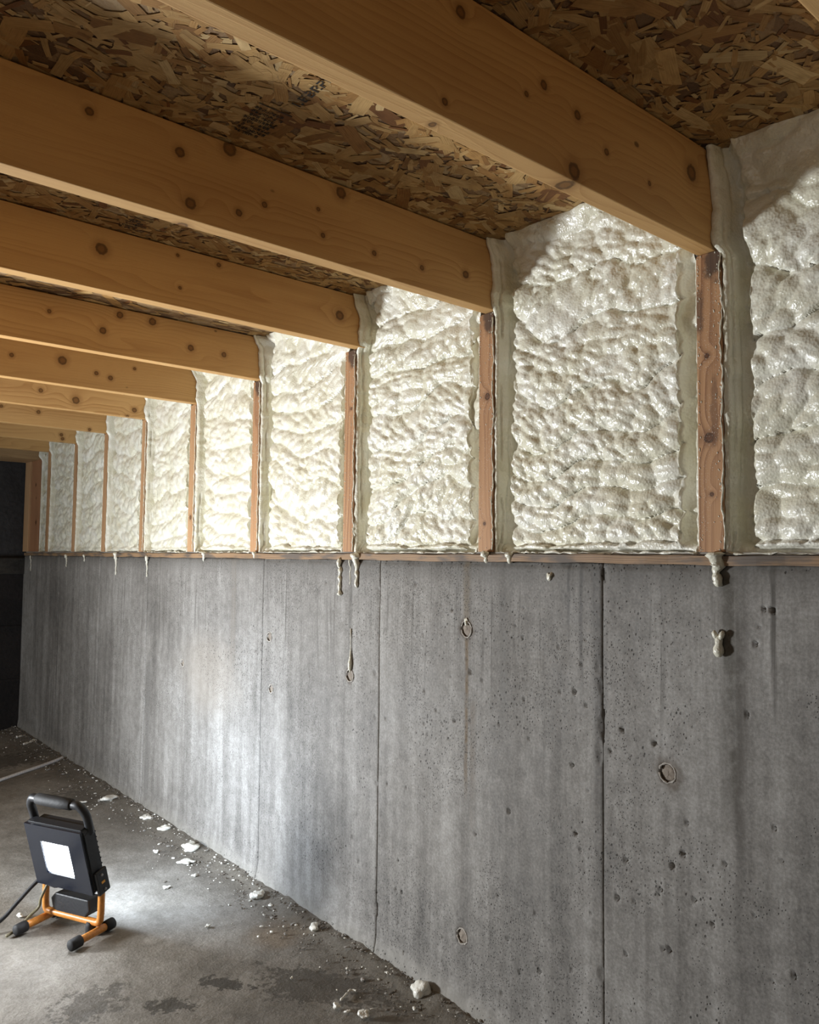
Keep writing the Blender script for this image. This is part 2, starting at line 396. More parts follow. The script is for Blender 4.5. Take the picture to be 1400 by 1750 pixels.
PR = [(0.0022 + 0.0018 * rp.rand()) if i < 31 else (0.0014 + 0.0016 * rp.rand() ** 2) for i in range(len(PITS))]
SEAMS = [-0.45, 0.736, 1.282, 1.755, 2.493, 2.934, 3.414, 3.95]
RES = [0.0030, 0.0028, 0.004, 0.006, 0.008, 0.008, 0.008]
TIE_PLUG = plain('tie_hole_plug', (0.23, 0.19, 0.15), 0.8, tex=2)
TIE_RING = plain('tie_hole_lip', (0.36, 0.33, 0.29), 0.8, tex=2)
for i in range(7):
    a, b = SEAMS[i] + 0.0004, SEAMS[i + 1] - 0.0004
    if i == 0: yv = np.concatenate([np.arange(a, 0.14, 0.03), np.arange(0.14, b, RES[0])])
    else: yv = np.arange(a, b, RES[i])
    yv = np.append(yv, b); zv = np.append(np.arange(-0.012, 0.786, RES[i]), 0.786)
    Yg, Zg = np.meshgrid(yv, zv)
    D = (fbm(Yg * 5, Zg * 5, 21, 4) - 0.5) * 0.003 + (fbm(Yg * 60, Zg * 9, 23, 3) - 0.5) * 0.0012
    ed = np.minimum(Yg - a, b - Yg); D += 0.0014 * np.exp(-(ed / 0.0016) ** 2)
    chip = sstep(0.66, 0.74, fbm(Yg * 90, Zg * 22, 31, 3)) * np.exp(-(ed / 0.012) ** 2); D += chip * 0.003
    D += sstep(0.775, 0.786, Zg) * 0.006 * fbm(Yg * 50, Zg * 50, 8, 3)
    D -= sstep(0.05, 0.0, Zg) * 0.010 * fbm(Yg * 22, Zg * 22, 41, 4)
    for (py, pz), r in zip(PITS, PR):
        if a - 0.01 < py < b + 0.01:
            q = np.hypot((Yg - py) * 1.25, (Zg - pz) * 0.8) / r
            D += 0.007 * np.exp(-q ** 8)
    for (py, pz, r) in TIES:
        if a < py < b:
            q = np.hypot(Yg - py, Zg - pz) / r
            D += 0.0065 * np.exp(-(q * 1.02) ** 10)
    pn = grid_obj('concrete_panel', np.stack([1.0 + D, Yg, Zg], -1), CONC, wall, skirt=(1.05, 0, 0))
for n_, (py, pz, r) in enumerate(TIES):
    V = []; F = []; S = 18; rs = random.Random(n_)
    prof = [(0.0, 0.0024), (0.5, 0.0021), (0.80, 0.0028), (0.93, 0.0062)]
    for (q, d) in prof:
        for k in range(S):
            an = 2 * math.pi * k / S; V.append((1.0 + d + rs.uniform(-.0006, .0006), py + r * q * math.cos(an), pz + r * q * 1.05 * math.sin(an)))
    for j in range(len(prof) - 1):
        for k in range(S): F.append((j * S + k, j * S + (k + 1) % S, (j + 1) * S + (k + 1) % S, (j + 1) * S + k))
    mesh_obj('tie_plug', V, F, TIE_PLUG, wall, smooth=True)
    pth = [(1.0 + 0.001 + rs.uniform(-.0012, .0008), py + r * (0.98 + rs.uniform(-.06, .06)) * math.cos(t), pz + r * (1.02 + rs.uniform(-.06, .06)) * math.sin(t)) for t in np.linspace(0.3, 0.3 + 2 * math.pi * 0.93, 26)]
    tube('tie_lip', pth, [0.0012 + 0.0008 * rs.random() for _ in pth], TIE_RING, wall, 6)

# end wall: concrete, ledge, boards above; missing light painted as near-black colour
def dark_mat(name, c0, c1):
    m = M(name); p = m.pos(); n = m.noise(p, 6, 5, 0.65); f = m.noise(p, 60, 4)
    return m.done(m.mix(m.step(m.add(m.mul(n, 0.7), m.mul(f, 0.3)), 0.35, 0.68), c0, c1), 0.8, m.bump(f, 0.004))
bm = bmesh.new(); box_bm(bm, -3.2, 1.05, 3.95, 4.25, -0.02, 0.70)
wf = bm_obj('wall_far', bm, dark_mat('unlit_wall_black', (0.006, 0.005, 0.005), (0.018, 0.014, 0.013))); tag(wf, 'concrete end wall with its unlit darkness painted in', kind='structure')
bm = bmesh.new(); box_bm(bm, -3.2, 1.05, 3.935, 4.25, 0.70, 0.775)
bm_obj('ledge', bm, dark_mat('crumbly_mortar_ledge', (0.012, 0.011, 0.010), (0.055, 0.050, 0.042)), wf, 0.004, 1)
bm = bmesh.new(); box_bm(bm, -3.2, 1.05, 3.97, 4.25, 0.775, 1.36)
bm_obj('upper_board', bm, dark_mat('unlit_dark_board', (0.020, 0.021, 0.023), (0.045, 0.046, 0.048)), wf)
for yb_, nm in ((0.46, 'a'), (0.22, 'b')):
    bm = bmesh.new(); box_bm(bm, -3.2, 1.0, 3.942, 3.955, yb_ - 0.006, yb_ + 0.006); bm_obj('form_line', bm, wf.data.materials[0], wf)

# OSB subfloor overhead
OZ = 1.3535
bm = bmesh.new(); box_bm(bm, -3.2, 1.3, -1.6, 4.25, OZ, OZ + 0.018)
ceil = bm_obj('ceiling', bm, OSB); tag(ceil, 'oriented strand board subfloor overhead', kind='structure')
def strands():
    R = np.random.RandomState(11); V = []; F = []; COL = []; UV = []
    pal = [(0.54, 0.35, 0.145), (0.49, 0.305, 0.118), (0.44, 0.255, 0.090), (0.37, 0.20, 0.066), (0.29, 0.145, 0.045), (0.20, 0.085, 0.026), (0.60, 0.43, 0.21)]
    wts = [0.22, 0.2, 0.2, 0.15, 0.1, 0.06, 0.07]
    N = 13500
    for k in range(N):
        near = k % 20 < 17
        cx, cy = R.uniform(-0.25, 1.03), (R.uniform(0.14, 1.42) if near else R.uniform(1.3, 2.6))
        L = min(0.075, max(0.010, R.gamma(2.6, 0.0098))); W = L * R.uniform(0.16, 0.5)
        W = min(W, 0.026)
        an = R.uniform(0, math.pi) if R.rand() < 0.45 else R.normal(0.0, 0.55)
        lay = k / N
        z = OZ - 0.0005 - 0.0011 * lay - R.uniform(0, 0.0002); tl = R.normal(0, 0.003); tw = R.normal(0, 0.006)
        ca, sa = math.cos(an), math.sin(an)
        out = []
        nseg = 3
        top = [(-L / 2 + L * i / nseg, W / 2 * R.uniform(0.72, 1.05)) for i in range(nseg + 1)]
        bot = [(L / 2 - L * i / nseg, -W / 2 * R.uniform(0.72, 1.05)) for i in range(nseg + 1)]
        pts = top + [(L / 2 * R.uniform(0.8, 1.15), W * R.uniform(-0.25, 0.25))] + bot + [(-L / 2 * R.uniform(0.8, 1.15), W * R.uniform(-0.25, 0.25))]
        c = np.array(pal[R.choice(7, p=wts)]) * R.uniform(0.8, 1.1)
        b = len(V)
        for (a, q) in pts:
            zz = min(z + a * tl + q * tw, OZ - 0.0002)
            V.append((cx + a * ca - q * sa, cy + a * sa + q * ca, zz)); UV.append((a + k * 0.37, q + k * 0.11))
        COL += [c] * len(pts)
        F.append(tuple(range(b + len(pts) - 1, b - 1, -1)))
    o = mesh_obj('strands', V, F, STRAND, ceil)
    me = o.data
    ca = me.color_attributes.new('Col', 'FLOAT_COLOR', 'POINT')
    ca.data.foreach_set('color', np.concatenate([np.array(COL), np.ones((len(COL), 1))], 1).astype(np.float32).ravel())
    uvl = me.uv_layers.new(name='grain'); li = np.empty(len(me.loops), np.int32); me.loops.foreach_get('vertex_index', li)
    uvl.data.foreach_set('uv', np.array(UV, np.float32)[li].ravel())
    o['kind'] = 'stuff'
strands()
# black mill stamp printed on the boards (worn, not readable): rows of small marks and one line of larger letters
INK = plain('black_stamp_ink', (0.018, 0.014, 0.010), 0.8)
def stamp(x0, x1, y0, y1, rows, seed, big=None):
    R = random.Random(seed); V = []; F = []
    def cell(xa, xb, ya, yb):
        b = len(V); z = OZ - 0.0023
        V.extend([(xa, ya, z), (xb, ya, z), (xb, yb, z), (xa, yb, z)]); F.append((b, b + 3, b + 2, b + 1))
    pitch = (y1 - y0) / rows
    for r in range(rows):
        ya = y0 + r * pitch; px = pitch * 0.72 / 5
        if r == 0:
            cell(x0, x1, ya, ya + pitch * 0.22); continue
        x = x0 + R.uniform(0, 0.006); end = x1 - R.uniform(0, 0.014)
        while x < end:
            if R.random() < 0.12: x += px * 3; continue
            for cx in range(3):
                for cy in range(5):
                    if R.random() < (0.78 if cx != 1 else 0.5): cell(x + cx * px, x + (cx + 1) * px, ya + cy * px, ya + (cy + 1) * px)
            x += px * 4
    if big:
        G = {'L': '10001000100010001111', 'E': '11111000111010001111', 'B': '11101001111010011110', 'R': '11101001111010101001', 'P': '11101001111010001000', 'N': '10011101101110011001'}
        bx, by, s = big[1], big[2], big[3]
        for ch in big[0]:
            if ch != ' ':
                for rr in range(5):
                    for cc in range(4):
                        if G[ch][rr * 4 + cc] == '1' and R.random() < 0.93: cell(bx + rr * s, bx + rr * s + s, by - cc * s - s, by - cc * s)
            by -= s * 5.2
    o = mesh_obj('printed_stamp', V, F, INK, ceil); o['label'] = 'worn black mill stamp'
stamp(0.466, 0.514, 0.852, 0.932, 9, 3, ('LEBRPN', 0.497, 0.828, 0.0026))
stamp(0.468, 0.508, 1.285, 1.340, 6, 5)

# ------------------------------------------------------------------ framing
ORD = ['nearest', 'second', 'third', 'fourth', 'fifth', 'sixth', 'seventh', 'eighth', 'ninth', 'tenth', 'eleventh']
JY = [0.240, 0.5488, 0.9624, 1.3581, 1.786, 2.1599, 2.5383, 2.8964, 3.2394, 3.5952, 3.7699]
JZ = [1.2309, 1.2148, 1.2288, 1.242, 1.2427, 1.2352, 1.238, 1.2325, 1.2304, 1.2313, 1.2146]
JW = 0.0265
KN = {1: [(0.703, 1.293, 5), (0.697, 1.226, 9), (0.757, 1.269, 4), (0.943, 1.305, 10), (0.845, 1.259, 3), (0.52, 1.329, 6), (0.645, 1.305, 5), (0.50, 1.23, 3.5), (0.617, 1.284, 3)],
      2: [(0.298, 1.324, 5), (0.483, 1.342, 9), (0.413, 1.313, 6), (0.429, 1.25, 7), (0.499, 1.258, 4.5), (0.538, 1.281, 4), (0.667, 1.338, 8), (0.636, 1.264, 3.5), (0.731, 1.262, 4), (0.829, 1.263, 4), (0.928, 1.276, 6), (0.627, 1.301, 3)],
      3: [(0.448, 1.312, 9), (0.665, 1.338, 4), (0.584, 1.336, 3), (0.943, 1.299, 9), (0.59, 1.277, 3)],
      4: [(0.635, 1.335, 7), (0.711, 1.335, 8), (0.598, 1.292, 7), (0.484, 1.312, 4), (0.807, 1.29, 7), (0.894, 1.289, 6)],
      5: [(0.622, 1.298, 10), (0.71, 1.278, 5), (0.748, 1.271, 6), (0.813, 1.307, 4), (0.5, 1.291, 5)],
      6: [(0.775, 1.269, 10), (0.672, 1.285, 6), (0.937, 1.238, 5), (0.959, 1.262, 7)],
      7: [(0.762, 1.279, 6), (0.935, 1.238, 5), (0.645, 1.284, 5)], 8: [(0.939, 1.258, 6), (0.944, 1.243, 6), (0.85, 1.29, 4)], 9: [(0.8, 1.28, 5)], 10: []}
JLAB = ['pine floor joist whose lower corner shows at the top right of the ceiling', 'nearest full pine joist, big knots, running from the tallest wet stud',
        'pine joist beside the stamped board, many ringed knots along its face', 'third full pine joist from the camera with a looped grain mark',
        'fourth full pine joist with three dark knots in a row', 'fifth full pine joist, pinkish, with short vertical dark checks',
        'sixth full pine joist, resin mark near the foam end', 'seventh full pine joist above a narrow foam bay', 'eighth full pine joist, two stacked knots near its end', 'ninth full pine joist, last before the end beam']
for i in range(10):
    z0 = JZ[i]; kn = [(kx - 1.0, kz - z0, r * 0.00105) for (kx, kz, r) in KN.get(i, ())]
    t = 1.0 + 0.05 * math.sin(i * 2.3)
    mat = lumber('pine_joist_grain_%d' % i, i + 1, tuple(c * t for c in PINE), tuple(c * t for c in PINE_D), 78 + 14 * math.sin(i * 1.7), kn, 'x', 5.5, 0.55)
    bm = bmesh.new(); box_bm(bm, -3.0, 0.035, 0, JW, 0, OZ - 0.0035 - z0)
    o = bm_obj('floor_joist', bm, mat, None, 0.0016, 2, loc=(1.0, JY[i], z0))
    tag(o, JLAB[i], 'joist', 'pine floor joists overhead')
mat = lumber('end_beam_grain', 30, (0.46, 0.30, 0.15), (0.27, 0.145, 0.06), 90, [], 'x')
bm = bmesh.new(); box_bm(bm, -3.0, 0.035, 0, 0.19, 0, OZ - 0.0035 - 1.2146)
o = bm_obj('end_beam', bm, mat, None, 0.002, 2, loc=(1.0, 3.775, 1.2146)); tag(o, 'wide pine end beam above the corner post at the dark end wall', 'beam')

STY = [(0.540, 0.577), (0.966, 1.001), (1.379, 1.416), (1.791, 1.827), (2.165, 2.203), (2.540, 2.573), (2.897, 2.930), (3.239, 3.270), (3.594, 3.626)]
STZ = 0.803
def stud_stain(specs, speck=0.6):
    def f(m, c, u, v):
        n = m.noise(m.vec(m.mul(u, 60.), m.mul(v, 60.)), 1.0, 4.0); n2 = m.noise(m.vec(m.mul(u, 520.), m.mul(v, 620.)), 1.0, 2.0)
        for (u0, v0, ru, rv, col, k) in specs:
            e = m.math('SQRT', m.add(m.math('POWER', m.mul(m.sub(u, u0), 1 / ru), 2.0), m.math('POWER', m.mul(m.sub(v, v0), 1 / rv), 2.0)))
            c = m.mix(m.step(m.add(e, m.mul(m.sub(n, 0.5), 1.6)), 0.6, 1.2, k, 0.0), c, col)
        lo = m.noise(m.vec(m.mul(u, 12.), m.mul(v, 30.), 5.), 1.0, 2.0)
        c = m.mix(m.mul(m.step(n2, 0.62, 0.70), m.step(lo, 0.42, 0.62, 0.0, speck)), c, (0.78, 0.75, 0.66))
        return c
    return f
SK = {0: [(0.155, 0.020, 0.007), (0.078, 0.017, 0.0028), (0.268, 0.022, 0.0035)], 1: [(0.275, 0.014, 0.006), (0.05, 0.02, 0.003)], 2: [(0.31, 0.012, 0.003)], 4: [(0.10, 0.02, 0.006)]}
SLAB = ['wet reddish wall stud, dark stained head and big knot, nearest the camera', 'reddish wall stud with one ringed knot at mid height, under the stamped-board joist',
        'slim orange wall stud splashed with foam, above the pair of long drips', 'fourth wall stud from the camera, paler below a split', 'fifth wall stud from the camera, small knot low down',
        'sixth wall stud from the camera, thin and brown', 'seventh wall stud from the camera, thin and brown', 'eighth wall stud from the camera, near the corner post', 'ninth wall stud, last before the corner post']
for i, (a, b) in enumerate(STY):
    sp = [(JZ[i + 1] - STZ - 0.012, 0.012, 0.03, 0.016, (0.05, 0.033, 0.026), 0.85)] if i < 4 else []
    if i == 0: sp += [(0.33, 0.034, 0.03, 0.008, (0.10, 0.055, 0.035), 0.7), (0.19, 0.012, 0.05, 0.006, (0.13, 0.06, 0.03), 0.6)]
    mat = lumber('stud_grain_%d' % i, 12 + i, STUDC if i < 4 else (0.50, 0.30, 0.155), STUDC_D if i < 4 else (0.27, 0.13, 0.055), 100, SK.get(i, ()), 'z', 5.0, 0.95, stud_stain(sp, 0.75 if i < 4 else 0.3))
    bm = bmesh.new(); box_bm(bm, 0, 0.09, 0, b - a, 0, JZ[i + 1] - STZ - 0.0005)
    o = bm_obj('wall_stud', bm, mat, None, 0.0016, 2, loc=(1.0, a, STZ)); tag(o, SLAB[i], 'stud', 'short wood studs of the wall')
# corner post of two wide boards
post = empty('corner_post', (1.0, 3.745, STZ)); tag(post, 'corner post of two wide boards at the dark end of the wall', 'post')
for (a, b, x0, c, d, kn, sd) in ((0.0, 0.135, 0.004, (0.40, 0.20, 0.10), (0.19, 0.08, 0.035), [(0.13, 0.05, 0.008), (0.30, 0.07, 0.006), (0.24, 0.06, 0.004)], 41), (0.138, 0.218, -0.004, (0.52, 0.32, 0.165), (0.30, 0.15, 0.065), [(0.13, 0.03, 0.012)], 42)):
    bm = bmesh.new(); box_bm(bm, x0, 0.09, a, b, 0, 1.2146 - STZ)
    bm_obj('post_board', bm, lumber('corner_post_grain_%d' % sd, sd, c, d, 70, kn, 'z', 3, 0.7), post, 0.002, 2)
# sill: brown lower edge board and a weathered upper plate set back
def sill_stain(m, c, u, v):
    n = m.noise(m.vec(m.mul(u, 9.), m.mul(v, 40.)), 1.0, 4.0)
    return m.mix(m.step(n, 0.45, 0.62, 0.0, 0.85), c, (0.10, 0.085, 0.072))
bm = bmesh.new(); box_bm(bm, -0.004, 0.14, 0, 4.38, 0, 0.0125)
for e in [e for e in bm.edges if abs(e.verts[0].co.y - e.verts[1].co.y) > 1]: pass
bmesh.ops.subdivide_edges(bm, edges=[e for e in bm.edges if abs(e.verts[0].co.y - e.verts[1].co.y) > 1], cuts=240)
for v in bm.verts:
    if v.co.x < 0.01: v.co.x += (math.sin(v.co.y * 31) + math.sin(v.co.y * 77 + 1)) * 0.0006; v.co.z += (math.sin(v.co.y * 43) * 0.0006 + math.sin(v.co.y * 11) * 0.0006)
sill = bm_obj('sill_plate', bm, lumber('sill_edge_grain', 50, (0.33, 0.21, 0.115), (0.13, 0.075, 0.04), 260, [], 'y', 3, 0.9, sill_stain), loc=(1.0, -0.45, 0.786))
tag(sill, 'long weathered sill plate lying on top of the concrete wall', 'sill plate')
bm = bmesh.new(); box_bm(bm, 0.0035, 0.14, 0, 4.38, 0.0125, 0.0168)
up = bm_obj('upper_plate', bm, lumber('sill_top_grain', 51, (0.46, 0.44, 0.40), (0.27, 0.25, 0.22), 300, [], 'y', 3, 0.5), sill, 0.001, 1); up['label'] = 'grey weathered upper plate'

# ------------------------------------------------------------------ spray foam, one bay after the other
OVER = foam_mat('foam_overspray', (0.78, 0.755, 0.64), (0.70, 0.67, 0.54))
def foam_bay(k, y_a, y_b, ja, jb, zja, zjb, res, seed, label, lit):
    """between stud face y_a (near, hidden side) and stud face y_b (far, its side faces us); ja, jb: joist faces above"""
    z0, z1 = 0.8028, OZ - 0.002
    wd = y_b - y_a
    L = [(-0.0005, 0.0035), (0.004, 0.0015), (0.0075, 0.003), (0.0095, 0.012), (0.0115, 0.024), (0.0145, 0.034), (0.020, 0.041), (0.030, 0.044)]
    Rr = [(0.030, 0.043), (0.016, 0.037), (0.009, 0.022), (0.005, 0.008), (0.002, 0.002), (-0.0005, 0.004)]
    sc = min(1.0, wd / 0.2)
    pl = [(y_b - d * sc, x) for d, x in L] + [(y_a + d * sc, x) for d, x in Rr]
    pl = np.array(pl); s = np.concatenate([[0], np.cumsum(np.hypot(*np.diff(pl, axis=0).T))])
    S = np.linspace(0, s[-1], int(s[-1] / res) + 1)
    py = np.interp(S, s, pl[:, 0]); px = np.interp(S, s, pl[:, 1])
    ker = np.ones(5) / 5
    if len(S) > 12:
        py2 = np.convolve(np.pad(py, 2, 'edge'), ker, 'valid'); px2 = np.convolve(np.pad(px, 2, 'edge'), ker, 'valid'); py, px = py2, px2
    zv = np.linspace(z0, z1, int((z1 - z0) / res) + 1)
    Yg, Zg = np.meshgrid(py, zv); Xg = 1.0 + np.repeat(px[None, :], len(zv), 0)
    ty = np.gradient(py, S); tx = np.gradient(px, S)
    ny, nx = tx, -ty                      # towards the room
    sg = np.where(nx > 0, -1, 1); ny, nx = ny * 1.0, nx * 1.0
    nn = np.hypot(ny, nx); ny, nx = ny / nn, nx / nn
    if np.mean(nx) > 0: ny, nx = -ny, -nx
    NY, NX = np.repeat(ny[None, :], len(zv), 0), np.repeat(nx[None, :], len(zv), 0)
    Sg = np.repeat(S[None, :], len(zv), 0)
    sl = s[len(L) - 1]                    # where the strip meets the middle
    # --- displacement
    wy = Yg + 0.016 * (fbm(Yg * 16, Zg * 16, seed, 3) - 0.5); wz = Zg + 0.016 * (fbm(Yg * 16 + 9, Zg * 16, seed + 3, 3) - 0.5)
    slope = 0.10 * (vnoise(Yg * 0, Zg * 6, seed + 8) - 0.3) * 2
    rowc = Zg * (1 / 0.062) + (Yg - y_a) * slope * 14 + (fbm(Yg * 4.5, Zg * 3, seed + 5, 3) - 0.5) * 3.2
    row = np.floor(rowc); rt = rowc - row
    roll = np.sqrt(np.clip(1 - (2 * rt - 0.9) ** 2 / 1.21, 0, 1))
    rh = _h(row, row * 0, seed + 2)
    an = (rh - 0.5) * 2.2; ca, sa = np.cos(an), np.sin(an)
    qy = (wy * ca + wz * sa); qz = (-wy * sa + wz * ca)
    f1, r1 = worley(qy / 0.034, qz / 0.022, seed + 11); b1 = np.clip(1 - f1 ** 2 * 1.2, 0, 1)
    f2, r2 = worley(qy / 0.0195 + f1 * 0.5, qz / 0.0130, seed + 12); b2 = np.clip(1 - f2 ** 2 * 1.3, 0, 1)
    f3, r3 = worley(qy / 0.0078, qz / 0.0060, seed + 13); b3 = np.clip(1 - f3 ** 2 * 1.3, 0, 1)
    mod = sstep(0.30, 0.62, fbm(Yg * 11, Zg * 11, seed + 20, 2))
    big = fbm(Yg * 7, Zg * 7, seed + 30, 3) - 0.5
    # edge of the middle pillow: scalloped, each pass ending at its own place
    eb = y_b - (0.020 + 0.010 * rh + 0.016 * (fbm(Yg * 3, Zg * 26, seed + 40, 3) - 0.35)) * sc - 0.008 * (1 - roll) * sc
    ea = y_a + (0.0085 + 0.006 * _h(row, row * 0 + 3, seed) + 0.010 * (fbm(Yg * 3, Zg * 30, seed + 41, 3) - 0.4)) * sc
    bot = 0.807 + 0.006 * (fbm(Yg * 14, Zg * 2, seed + 42, 3) - 0.5) + 0.010 * sstep(0.05, 0.0, y_b - Yg)
    dd = np.minimum(np.minimum(eb - Yg + 0.008 * (b2 - 0.5) + 0.008 * (b1 - 0.5), Yg - ea), (Zg - bot) * 0.9)
    pil = np.sqrt(np.clip(1 - (1 - np.clip(dd / 0.016, 0, 1)) ** 2, 0, 1))
    topf = sstep(1.34, 1.27, Zg)          # less build-up against the deck
    amp = (0.55 + 0.45 * topf)
    H = pil * (0.0085 + 0.0130 * roll * amp + 0.010 * big + 0.0095 * b1 * amp + (0.0016 + 0.0038 * mod) * b2 + 0.0013 * b3 * (0.35 + 0.65 * mod))
    # strip and bead texture
    rib = (vnoise(Sg / 0.0085 + 0.6 * vnoise(Sg * 20, Zg * 9, seed), Zg * 7, seed + 50) - 0.5)
    cr = np.exp(-((Sg - (0.020 + 0.006 * (vnoise(Sg * 0, Zg * 22, seed + 51) - 0.5))) / 0.0014) ** 2) * sstep(0.35, 0.6, vnoise(Sg * 0, Zg * 14, seed + 52))
    cr2 = np.exp(-((Sg - (0.034 + 0.008 * (vnoise(Sg * 0, Zg * 18, seed + 53) - 0.5))) / 0.0012) ** 2) * sstep(0.4, 0.65, vnoise(Sg * 0, Zg * 12, seed + 54))
    strip = 0.0032 * rib + 0.0016 * (fbm(Sg * 90, Zg * 60, seed + 55, 3) - 0.5) - 0.0055 * cr - 0.0045 * cr2
    H = H + (1 - pil) * (strip + 0.0045 * (fbm(Yg * 85, Zg * 85, seed + 56, 3) - 0.5))
    X_ = Xg + NX * H; Y_ = Yg + NY * H
    # bead along the sill
    t = np.clip((Zg - z0) / (0.006 + 0.015 * fbm(Yg * 28, Zg * 0, seed + 59, 3)), 0, 1)
    inner = sstep(0.004, 0.02, y_b - Yg) * sstep(0.0, 0.012, Yg - y_a)
    bead = np.sqrt(np.clip(1 - t ** 2, 0, 1)) * (t < 1)
    X_ -= inner * bead * (0.027 + 0.007 * (fbm(Yg * 40, Zg * 40, seed + 60, 3) - 0.5) * 2)
    X_ = np.where(inner * (t < 1) > 0.5, np.maximum(X_, 1.0042), X_)
    # roll forward on to the deck and cover the joist end above the stud
    up = sstep(1.285, OZ, Zg) ** 1.5
    X_ -= up * (0.030 + 0.012 * (fbm(Yg * 18, Zg * 18, seed + 61, 3) - 0.5)) * sstep(-0.01, 0.05, y_b - Yg + 0.02)
    wl = np.clip((Yg - y_a) / wd, 0, 1); e_b = sstep(0.05, 0.0, y_b - Yg); e_a = sstep(0.05, 0.0, Yg - y_a)
    uz_b = sstep(zjb - 0.012, zjb + 0.010, Zg); uz_a = sstep(zja - 0.012, zja + 0.010, Zg)
    Y_ += (jb - y_b) * uz_b * wl + (ja - y_a) * uz_a * (1 - wl)
    X_ -= e_b * uz_b * (0.011 + 0.006 * (fbm(Yg * 5, Zg * 40, seed + 62, 3) - 0.5) * 2) + e_a * uz_a * 0.012
    P = np.stack([X_, Y_, Zg], -1)
    o = grid_obj('spray_foam', P, FOAM); tag(o, label, 'insulation', 'spray foam bays between the studs')
    if P.shape[0] * P.shape[1] > 0:   # normals must face the room
        me = o.data; mid = me.polygons[len(me.polygons) // 2]
        if mid.normal.x > 0: me.flip_normals()
    # ragged line of overspray along the near edge of the far stud, specks on its face
    R = random.Random(seed)
    if k < 6:
        def ragged(yc, n_, rad):
            pth = []; zz = z0 + 0.004; zt = zjb - 0.004
            while zz < zt:
                pth.append((0.9995 + R.uniform(-0.0006, 0.0008), yc + R.uniform(-0.0012, 0.0012) + 0.0016 * math.sin(zz * 60 + seed), zz)); zz += R.uniform(0.004, 0.009)
            return tube('foam_edge', pth, [rad * R.uniform(0.4, 1.5) for _ in pth], OVER, o, 6)
        ragged(y_b + 0.0008, 60, 0.0011)
        bm = bmesh.new()
        for q in range(150 if k < 4 else 60):
            zz = z0 + (zjb - z0) * (1 - abs(R.gauss(0, 0.5)) if R.random() < 0.6 else R.random())
            zz = min(max(zz, z0 + 0.003), zjb - 0.003)
            yy = y_b + (STW if R.random() < 0.35 else 0) + abs(R.gauss(0, 0.005)) * (1 if R.random() < 0.7 else 2)
            yy = min(max(yy, y_b + 0.001), y_b + 0.034)
            bmesh.ops.create_icosphere(bm, subdivisions=1, radius=R.uniform(0.0004, 0.0011), matrix=Matrix.Translation((0.9997, yy, zz)) @ Matrix.Diagonal((0.6, 1, R.uniform(0.8, 2.5), 1)))
        fl = bm_obj('overspray', bm, OVER, o, smooth=True); fl['kind'] = 'stuff'
        # ragged foam lip hanging over the plate
        pth = []; rr = []; yy = y_a + 0.004
        while yy < y_b - 0.004:
            pth.append((1.002 + R.uniform(-0.001, 0.001), yy, 0.8022 + R.uniform(-0.0024, 0.0016))); rr.append(R.choice((0.0003, 0.0003, 0.0005, 0.0012, 0.0026))); yy += R.uniform(0.004, 0.016)
        tube('plate_overspray', pth, rr, OVER, o, 6)
    return o
STW = 0.030
BL = ['large creamy foam bay right of the wet dark-headed stud, cut by the frame', 'widest whole foam bay, between the wet stud and the single-knot stud', 'foam bay between the single-knot stud and the slim orange stud, over the drips',
      'foam bay left of the slim orange stud, smooth bulges', 'fourth whole foam bay, fully lit beside the work light', 'fifth whole foam bay, greyish white with a gap at its foot',
      'sixth whole foam bay, narrow and grey white', 'seventh whole foam bay, narrow and grey white', 'eighth whole foam bay, thin sliver of finely pimpled foam', 'last foam sliver beside the corner post']
FA = [0.267] + [s[1] for s in STY]; FB = [s[0] for s in STY] + [3.735]
FR = [0.0023, 0.0021, 0.0023, 0.0028, 0.0034, 0.004, 0.0045, 0.005, 0.005, 0.006]
for k in range(10):
    foam_bay(k, FA[k], FB[k], JY[k] + JW, JY[k + 1] if k < 9 else 3.738, JZ[k], JZ[k + 1], FR[k], 100 + 37 * k, BL[k], k > 3)

# ------------------------------------------------------------------ foam drips and blobs on the wall
def drip(y, z0, z1, r, label, seed, wide=1.0, x=0.9975, beads=0.5):
    R = random.Random(seed); n = max(5, int((z0 - z1) / 0.0035)); pth = []; rad = []
    for i in range(n + 1):
        t = i / n; pth.append((x + R.uniform(-.0006, .0006) + (0.0025 if t > 0.25 else 0), y + 0.0012 * math.sin(i * 0.9 + seed) + R.uniform(-.0005, .0005), z0 + (z1 - z0) * t))
        q = r * (wide * (1 - t) ** 3 * 1.2 + 0.75 + beads * (0.5 + 0.5 * math.sin(i * 1.3 + seed)) * 0.8) * R.uniform(0.85, 1.15)
        if i == 0: q *= 0.5
        if i == n: q *= 0.35
        if t > 0.86 and i < n: q *= 1.35
        rad.append(q)
    o = tube('foam_drip', pth, rad, OVER, None, 9); tag(o, label, 'foam drip', 'foam drips running over the sill'); return o
drip(0.549, 0.803, 0.757, 0.0060, 'thick cream foam drip below the wet dark-headed stud', 1, 1.2, 0.994, 0.6)
drip(0.979, 0.803, 0.784, 0.0045, 'short foam drip below the single-knot stud', 2, 1.6, 0.995)
drip(0.923, 0.801, 0.783, 0.0042, 'short wide foam drip on the sill right of the single-knot stud', 3, 2.2, 0.995)
drip(1.421, 0.790, 0.708, 0.0034, 'longest beaded foam drip, left of the pair under the slim orange stud', 4, 0.3, 0.995, 0.9)
drip(1.359, 0.800, 0.727, 0.0036, 'white foam drip with wide head, right of the pair under the slim orange stud', 5, 2.2, 0.995, 0.5)
drip(1.386, 0.788, 0.732, 0.0011, 'hair-thin broken foam thread between the two long drips', 6, 0.2, 0.997)
drip(2.767, 0.800, 0.722, 0.0026, 'long white foam drip far along the wall, with a round tip', 7, 2.6, 0.995, 0.1)
